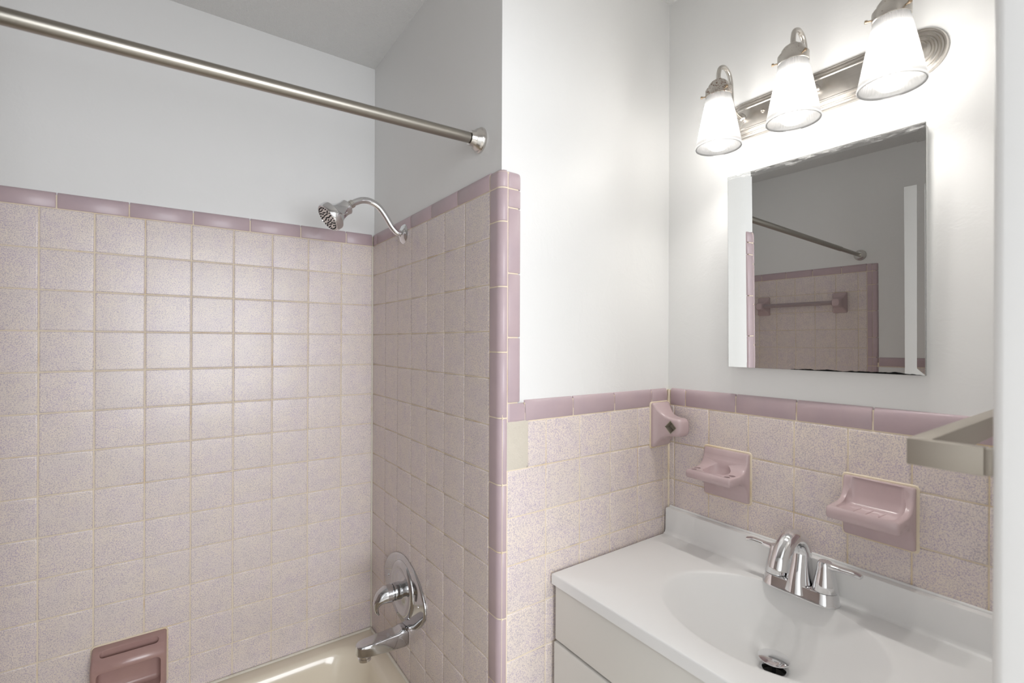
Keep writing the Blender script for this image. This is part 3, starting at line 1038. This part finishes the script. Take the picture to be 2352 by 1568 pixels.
# flat strap towel bar on the door wall, close to the jamb
def strap_towel_bar():
    t = empty('towel_bar', (0.07, YR, 1.32))
    z0, z1 = 1.3065, 1.3350
    obj('bar_strap', box_me('bar_strap', (0.0725, -1.5662, z0), (0.508, -1.5475, z1), 'steelbar', 0.0008, 2), t)
    for xa in (0.0605, 0.508):
        obj('bracket_leg', box_me('bracket_leg', (xa, -1.6085, z0), (xa+0.012, -1.5475, z1), 'steelbar', 0.0012, 2), t)
        obj('wall_plate', box_me('wall_plate', (xa+0.002, YR-0.0005, z0+0.001), (xa+0.014, -1.6085, z1-0.001), 'steelbar', 0.0008, 2), t)
    return tag(t, 'flat satin nickel strap towel bar on the door wall', 'towel bar')
strap_towel_bar()

# ------------------------------------------------------------------ mirror
def mirror():
    yaw, pit = -0.0262, -0.0138
    n = Vector((-math.cos(pit)*math.cos(yaw), math.cos(pit)*math.sin(yaw), math.sin(pit))).normalized()
    up = (Vector((0, 0, 1))-n*n.z).normalized()
    side = up.cross(n)      # local Y axis, roughly -Y world flipped below
    c = Vector((XV-0.0140, -1.2345, 1.6198))
    # local X = n, local Y = up x n, local Z = up
    mw = Matrix(((n.x, side.x, up.x, c.x), (n.y, side.y, up.y, c.y), (n.z, side.z, up.z, c.z), (0, 0, 0, 1)))
    t = bpy.data.objects.new('wall_mirror', None)
    t.empty_display_size = 0.02
    COL.objects.link(t)
    t.matrix_world = mw
    w, h, b = 0.3965, 0.4895, 0.0135
    def ring(ins, x):
        return [(x, w/2-ins, h/2-ins), (x, -w/2+ins, h/2-ins), (x, -w/2+ins, -h/2+ins), (x, w/2-ins, -h/2+ins)]
    v, f = loft([ring(0.0002, 0.0003), ring(b, 0.0)], False, True)
    gl = obj('mirror_glass', mk_mesh('mirror_glass', v, f, 'mirror', 1, False), t, mw)
    gl['label'] = 'silvered glass with bevelled border'
    v, f = loft([ring(0.0, 0.0006), ring(0.0, -0.0035)], False, True)
    ed = obj('glass_edge', mk_mesh('glass_edge', v, f, 'edge', 30, False), t, mw)
    # paint-filled wedge that carries the glass on the uneven wall
    vs_, ring2 = [], []
    for yy, zz in ((w/2-0.002, h/2-0.002), (-w/2+0.002, h/2-0.002), (-w/2+0.002, -h/2+0.002), (w/2-0.002, -h/2+0.002)):
        p = mw @ Vector((-0.0036, yy, zz))
        ring2.append((tuple(p), (XV+TP, p.y, p.z)))
    v, f = loft([[a for a, q in ring2], [q for a, q in ring2]])
    obj('backing', mk_mesh('backing', v, f, 'trimpaint', 30), t)
    return tag(t, 'rectangular wall mirror with black-spotted lower edge above the sink', 'mirror')
M['edge'] = m_simple('dark_glass_edge', (0.05, 0.055, 0.05, 1), 0.3)
mirror()

# ------------------------------------------------------------------ vanity light
def vanity_light():
    XW = XV+TP
    YC, Z0 = -1.235, 2.0075
    LY = (-1.063, -1.235, -1.407)
    t = empty('vanity_light', (XW, YC, Z0))
    # round stepped end rosettes
    prof = [(0.0475, -0.0005), (0.0475, 0.004), (0.0455, 0.0075), (0.043, 0.0075), (0.041, 0.0055), (0.0385, 0.0065), (0.0365, 0.0105), (0.034, 0.0105), (0.032, 0.0085), (0.0295, 0.0095),
            (0.0275, 0.0135), (0.025, 0.0135), (0.023, 0.0115), (0.0205, 0.0125), (0.0185, 0.016), (0.001, 0.017)]
    for y in (-1.0555, -1.4150):
        v, f = lathe(prof, (XW, y, Z0), (-1, 0, 0), 64)
        obj('end_rosette', mk_mesh('end_rosette', v, f, 'nickel', 40), t)
    # straight bar with fluted borders
    half = [(0.0475, -0.0005), (0.0475, 0.006), (0.0450, 0.0095), (0.0425, 0.0095), (0.0405, 0.0075), (0.0385, 0.0085), (0.0365, 0.0125), (0.0340, 0.0125), (0.0320, 0.0105), (0.0300, 0.0115), (0.0280, 0.0155), (0.0255, 0.0155), (0.0235, 0.0140)]
    pr = [(r, d) for r, d in half]+[(-r, d) for r, d in half[::-1]]
    rings = [[(XW-d, y, Z0+r) for r, d in pr] for y in (-1.0535, -1.4165)]
    v, f = loft(rings)
    obj('back_plate', mk_mesh('back_plate', v, f, 'nickel', 35), t)
    for y in (-1.117, -1.353):
        v, f = lathe([(0.0045, 0.013), (0.0045, 0.017), (0.003, 0.0195), (0.001, 0.020)], (XW, y, Z0+0.004), (-1, 0, 0), 16)
        obj('cap_nut', mk_mesh('cap_nut', v, f, 'nickel'), t)
    XS = 0.490
    zt, zb = 2.0400, 1.9125
    # ribbed bell shade, shared by the three lamps
    prof = [(0.0268, zt+0.006), (0.0272, zt), (0.0283, zt-0.006), (0.0305, zt-0.017), (0.0340, zt-0.034), (0.0385, zt-0.057), (0.0430, zt-0.080), (0.0470, zt-0.101), (0.0498, zt-0.114), (0.0512, zt-0.119), (0.0528, zt-0.1225), (0.0532, zt-0.1255), (0.0522, zt-0.128), (0.0500, zt-0.1275), (0.0492, zt-0.124)]
    NS = 224
    rings = []
    for i, (r, z) in enumerate(prof):
        amp = 0.00075 if 1 <= i <= 8 else 0.0
        rings.append([((r+amp*math.cos(2*PI*j/NS*56))*math.cos(2*PI*j/NS), (r+amp*math.cos(2*PI*j/NS*56))*math.sin(2*PI*j/NS), z-Z0) for j in range(NS)])
    v, f = loft(rings, False, False)
    shade = mk_mesh('glass_shade', v, f, 'shade', 70)
    v, f = lathe([(0.011, 0.055), (0.0125, 0.040), (0.0150, 0.026), (0.0205, 0.014), (0.0255, 0.002), (0.0280, -0.010), (0.0275, -0.020), (0.0240, -0.030), (0.0170, -0.0370), (0.0080, -0.0405), (0.0005, -0.0412)], (0, 0, 1.947-Z0), (0, 0, 1), 36, False, False)
    bulb = mk_mesh('bulb', v, f, 'bulb', 70)
    parts = []
    for k in range(6):
        a = 2*PI*k/6
        parts.append(tube([(0.009*math.cos(a), 0.009*math.sin(a), 1.975-Z0), (0.011*math.cos(a), 0.011*math.sin(a), 1.936-Z0)], 0.0016, 8, 1, side=(0.3, 0.7, 0.1), smooth=False))
    core = mk_mesh('filament', *join(*parts), 'core')
    v, f = lathe([(0.0132, 0.052), (0.0132, 0.092), (0.001, 0.092)], (0, 0, 1.947-Z0), (0, 0, 1), 24)
    sock = mk_mesh('socket', v, f, 'cab')
    for k, y in enumerate(LY):
        off = Matrix.Translation((XS, y, Z0))
        obj('glass_shade', shade, t, off)
        b = obj('bulb', bulb, t, off)
        obj('filament', core, b, off)
        obj('socket', sock, t, off)
        mt = 'rusty' if k == 0 else 'spotted'
        v, f = lathe([(0.0292, zt-0.004), (0.0300, zt-0.003), (0.0300, zt+0.014), (0.0288, zt+0.016), (0.0245, zt+0.0175), (0.0235, zt+0.020), (0.0225, zt+0.026), (0.0185, zt+0.0315), (0.0120, zt+0.0350), (0.0095, zt+0.0355), (0.0090, zt+0.0385), (0.005, zt+0.039)], (XS, y, 0), (0, 0, 1), 40, False, True)
        fc = obj('fitter_cap', mk_mesh('fitter_cap', v, f, mt, 35), t)
        if k == 0:
            fc['label'] = 'rust-flecked nickel fitter cap'
        for an in (math.radians(238), math.radians(358), math.radians(118)):
            d = Vector((math.cos(an), math.sin(an), 0))
            v, f = lathe([(0.0016, 0.026), (0.0016, 0.036), (0.0030, 0.0365), (0.0032, 0.0405), (0.0022, 0.0410)], Vector((XS, y, zt+0.003)), d, 12)
            obj('thumb_screw', mk_mesh('thumb_screw', v, f, 'brass'), fc)
        pts = [(XS, y, zt+0.036), (XS, y, 2.092), (0.4965, y, 2.1085), (0.5150, y, 2.1165), (0.5335, y, 2.1085), (0.5435, y, 2.090), (0.5470, y, 2.062), (0.5500, y, 2.036), (0.5610, y, 2.020), (0.5780, y, 2.0135), (XW-0.010, y, 2.012)]
        v, f = tube(pts, 0.0052, 18, 6, side=(0, 1, 0))
        obj('goose_arm', mk_mesh('goose_arm', v, f, 'nickel', 60), t)
        v, f = lathe([(0.011, 0.012), (0.011, 0.016), (0.008, 0.020), (0.0055, 0.021)], (XW, y, 2.012), (-1, 0, 0), 24)
        obj('arm_collar', mk_mesh('arm_collar', v, f, 'nickel'), t)
        L = bpy.data.lights.new('vanity_bulb_light', 'POINT')
        L.energy = BULB_WATTS
        L.color = (1.0, 0.975, 0.94)
        L.shadow_soft_size = 0.022
        lo = bpy.data.objects.new('vanity_bulb_light', L)
        COL.objects.link(lo)
        lo.location = (XS, y, 1.972)
    return tag(t, 'brushed nickel three-lamp vanity light with ribbed glass shades', 'wall lamp')
vanity_light()

# ------------------------------------------------------------------ vanity
ZT = 0.885
def vanity_cabinet():
    t = empty('vanity_cabinet', (0.38, -1.23, 0))
    y0, y1 = -1.607, -0.8535
    me = boolean(box_me('cabinet_body', (0.1715, y0, 0.09), (XV-0.001, y1, 0.859), 'cab'), [box_me('c', (0.187, y0+0.016, 0.106), (XV-0.012, y1-0.016, 0.95), 'cab')])
    fin(me, 'cab')
    obj('cabinet_body', me, t)
    obj('toe_kick', box_me('toe_kick', (0.23, y0+0.01, 0.0), (XV-0.02, y1-0.01, 0.0898), 'cab'), t)
    obj('drawer_front', box_me('drawer_front', (0.1530, y0, 0.7285), (0.1712, y1, 0.8575), 'cab', 0.0022, 3), t)
    obj('drawer_front', box_me('drawer_front', (0.1500, y0, 0.4200), (0.1712, y1+0.0015, 0.7235), 'cab', 0.0028, 3), t)
    obj('drawer_front', box_me('drawer_front', (0.1500, y0, 0.1000), (0.1712, y1+0.0015, 0.4150), 'cab', 0.0028, 3), t)
    return tag(t, 'white vanity cabinet with flat drawer fronts under the sink', 'cabinet')
vanity_cabinet()

def sink_top():
    t = empty('sink_top', (0.37, -1.23, 0.86))
    x0, x1, y0, y1 = 0.1470, XV-0.0025, -1.6135, -0.8470
    zb = 0.8595
    N = 128
    cxr, cyr, A, B = 0.3770, -1.2320, 0.1640, 0.2100
    def ell(rho, z, cx):
        return [(cx+A*rho*math.cos(2*PI*j/N), cyr+B*rho*math.sin(2*PI*j/N), z) for j in range(N)]
    def rect(ins, z):
        out = []
        for j in range(N):
            a = 2*PI*j/N
            dx, dy = A*math.cos(a), B*math.sin(a)
            k = 1e9
            if dx > 1e-9: k = min(k, (x1-ins-cxr)/dx)
            if dx < -1e-9: k = min(k, (x0+ins-cxr)/dx)
            if dy > 1e-9: k = min(k, (y1-ins-cyr)/dy)
            if dy < -1e-9: k = min(k, (y0+ins-cyr)/dy)
            out.append([cxr+dx*k, cyr+dy*k, z])
        for X in (x0+ins, x1-ins):      # keep the true corners
            for Y in (y0+ins, y1-ins):
                j = min(range(N), key=lambda q: (out[q][0]-X)**2+(out[q][1]-Y)**2)
                out[j] = [X, Y, z]
        return [tuple(p) for p in out]
    rings = [rect(0.0, zb), rect(0.0, ZT-0.004), rect(0.0006, ZT-0.0018), rect(0.002, ZT-0.0005), rect(0.004, ZT)]
    rings.append(ell(1.055, ZT, cxr))
    rings.append(ell(1.02, ZT-0.0006, cxr))
    DX, DEP = 0.048, 0.1215
    for rho in (0.995, 0.975, 0.95, 0.91, 0.86, 0.80, 0.72, 0.63, 0.54, 0.45, 0.36, 0.28, 0.20, 0.14):
        g = (1-rho)
        z = ZT-0.0012-DEP*(1-rho**2.0)**1.08*(1.0)
        rings.append(ell(rho, z, cxr+DX*(1-rho**1.5)))
    zlast = rings[-1][0][2]
    cxd = cxr+DX*(1-0.14**1.5)
    rd = 0.0215
    rings.append([(cxd+rd*1.12*math.cos(2*PI*j/N), cyr+rd*1.12*math.sin(2*PI*j/N), zlast-0.0012) for j in range(N)])
    rings.append([(cxd+rd*math.cos(2*PI*j/N), cyr+rd*math.sin(2*PI*j/N), zlast-0.003) for j in range(N)])
    rings.append([(cxd+rd*math.cos(2*PI*j/N), cyr+rd*math.sin(2*PI*j/N), zlast-0.03) for j in range(N)])
    v, f = loft(rings, False, False)
    obj('basin_counter', mk_mesh('basin_counter', v, f, 'sink', 40), t)
    # dark drain throat
    v, f = lathe([(rd-0.0004, -0.008), (rd-0.0004, -0.150), (0.001, -0.150)], (cxd, cyr, zlast), (0, 0, 1), 40, False, True)
    th = obj('drain_throat', mk_mesh('drain_throat', v, f, 'pipe'), t)
    v, f = lathe([(rd*1.12, 0.0), (rd*1.05, 0.0004), (rd-0.0002, -0.002), (rd-0.0006, -0.010)], (cxd, cyr, zlast-0.001), (0, 0, 1), 40, False, False)
    obj('drain_ring', mk_mesh('drain_ring', v, f, 'chromeworn_dimmed'), t)
    # backsplash with a coved foot
    pr = [(XV-0.0025, ZT-0.0005), (XV-0.0325, ZT-0.0002), (XV-0.0275, ZT+0.0012), (XV-0.0240, ZT+0.0042), (XV-0.0220, ZT+0.010), (XV-0.0205, 0.9525), (XV-0.0195, 0.9555), (XV-0.0165, 0.9565), (XV-0.0025, 0.9565)]
    v, f = loft([[(x, y, z) for x, z in pr] for y in (-0.8500, -0.8475-0.0, -1.6135)][1:])
    obj('backsplash', mk_mesh('backsplash', v, f, 'sink', 40), t)
    v, f = tube([(XV-0.0015, -0.848, 0.9575), (XV-0.0015, -1.613, 0.9575)], 0.0035, 8, 1, side=(0.5, 0.1, 0.5), smooth=False)
    obj('caulk_bead', mk_mesh('caulk_bead', v, f, 'sink'), t)
    tag(t, 'white moulded sink top with oval basin and low backsplash', 'sink')
    # pop-up stopper, a thing of its own standing in the drain
    s = empty('drain_stopper', (cxd, cyr, zlast-0.01))
    v, f = lathe([(0.004, -0.028), (0.004, 0.016), (0.0055, 0.017), (0.012, 0.0185)], (cxd, cyr, zlast), (0, 0, 1), 24)
    obj('stopper_stem', mk_mesh('stopper_stem', v, f, 'rubber'), s)
    v, f = lathe([(0.018, 0.0135), (0.018, 0.0185)], (cxd, cyr, zlast), (0, 0, 1), 32)
    obj('seal_ring', mk_mesh('seal_ring', v, f, 'rubber'), s)
    v, f = lathe([(0.016, 0.0180), (0.0288, 0.0196), (0.0300, 0.0208), (0.0296, 0.0222), (0.0236, 0.0242), (0.0128, 0.0256), (0.0005, 0.0260)], (cxd, cyr, zlast), (0, 0, 1), 48)
    obj('stopper_cap', mk_mesh('stopper_cap', v, f, 'chrome', 50), s)
    tag(s, 'round chrome pop-up stopper raised in the sink drain', 'drain stopper')
sink_top()

# ------------------------------------------------------------------ faucet
def faucet():
    yc, xc = -1.2280, 0.5450
    t = empty('faucet', (xc, yc, ZT))
    def stad(L, Wd, z, n=16):
        out = []
        for s in (1, -1):
            for i in range(n+1):
                a = -PI/2+PI*i/n if s == 1 else PI/2+PI*i/n
                # round lobes at both ends (along Y)
                out.append((xc-Wd*math.sin(a)*1.0, yc-s*0+(s*(L-Wd)+Wd*math.cos(a)*1.0)*-1, z))
        return out
    rings = [stad(0.0785, 0.0300, ZT+0.0003), stad(0.0785, 0.0300, ZT+0.002), stad(0.0770, 0.0285, ZT+0.004), stad(0.0735, 0.0256, ZT+0.023), stad(0.0730, 0.0252, ZT+0.0245), stad(0.0720, 0.0244, ZT+0.025)]
    v, f = loft(rings)
    obj('base_plate', mk_mesh('base_plate', v, f, 'chrome', 35), t)
    for s in (1, -1):
        hy = yc+s*0.0505
        v, f = lathe([(0.0230, 0.0245), (0.0230, 0.0262)], (xc, hy, ZT), (0, 0, 1), 32)
        g = obj('gap_ring', mk_mesh('gap_ring', v, f, 'rubber'), t)
        v, f = lathe([(0.0240, 0.0258), (0.0242, 0.0272), (0.0215, 0.042), (0.0182, 0.057), (0.0160, 0.068), (0.0150, 0.076), (0.0142, 0.0825), (0.0115, 0.0865), (0.0005, 0.0878)], (xc, hy, ZT), (0, 0, 1), 36)
        h = obj('handle', mk_mesh('handle', v, f, 'chrome', 45), t)
        z = ZT
        pts = [(xc, hy-s*0.011, z+0.0785), (xc, hy, z+0.0790), (xc, hy+s*0.014, z+0.0790), (xc, hy+s*0.030, z+0.0800), (xc-0.001, hy+s*0.046, z+0.0815), (xc-0.002, hy+s*0.058, z+0.0815), (xc-0.003, hy+s*0.067, z+0.0795)]
        v, f = tube(pts, [0.0055, 0.0082, 0.0068, 0.0054, 0.0050, 0.0052, 0.0046], 20, 6, side=(1, 0, 0), flat=[1.7, 1.6, 1.55, 1.6, 1.75, 1.8, 1.7])
        obj('lever', mk_mesh('lever', v, f, 'chrome', 60), h)
    pts = [(xc-0.002, yc, ZT+0.0035), (xc+0.001, yc, ZT+0.030), (xc+0.007, yc, ZT+0.065), (xc+0.006, yc, ZT+0.096), (xc-0.012, yc, ZT+0.121), (xc-0.040, yc, ZT+0.129), (xc-0.068, yc, ZT+0.117), (xc-0.087, yc, ZT+0.094), (xc-0.095, yc, ZT+0.074)]
    v, f = tube(pts, [0.0335, 0.0300, 0.0250, 0.0205, 0.0182, 0.0175, 0.0178, 0.0182, 0.0186], 32, 8, side=(0, 1, 0), flat=[0.92, 0.85, 0.82, 0.9, 1.0, 1.05, 1.05, 1.05, 1.05])
    sp = obj('spout', mk_mesh('spout', v, f, 'chrome', 50), t)
    a = Vector((xc-0.0925, yc, ZT+0.080))
    v, f = lathe([(0.0115, 0.0), (0.0115, 0.0085), (0.0090, 0.0095), (0.001, 0.0085)], a, (-0.38, 0, -0.92), 24)
    obj('aerator', mk_mesh('aerator', v, f, 'satin'), sp)
    return tag(t, 'chrome two-lever faucet with arched spout behind the basin', 'faucet')
faucet()
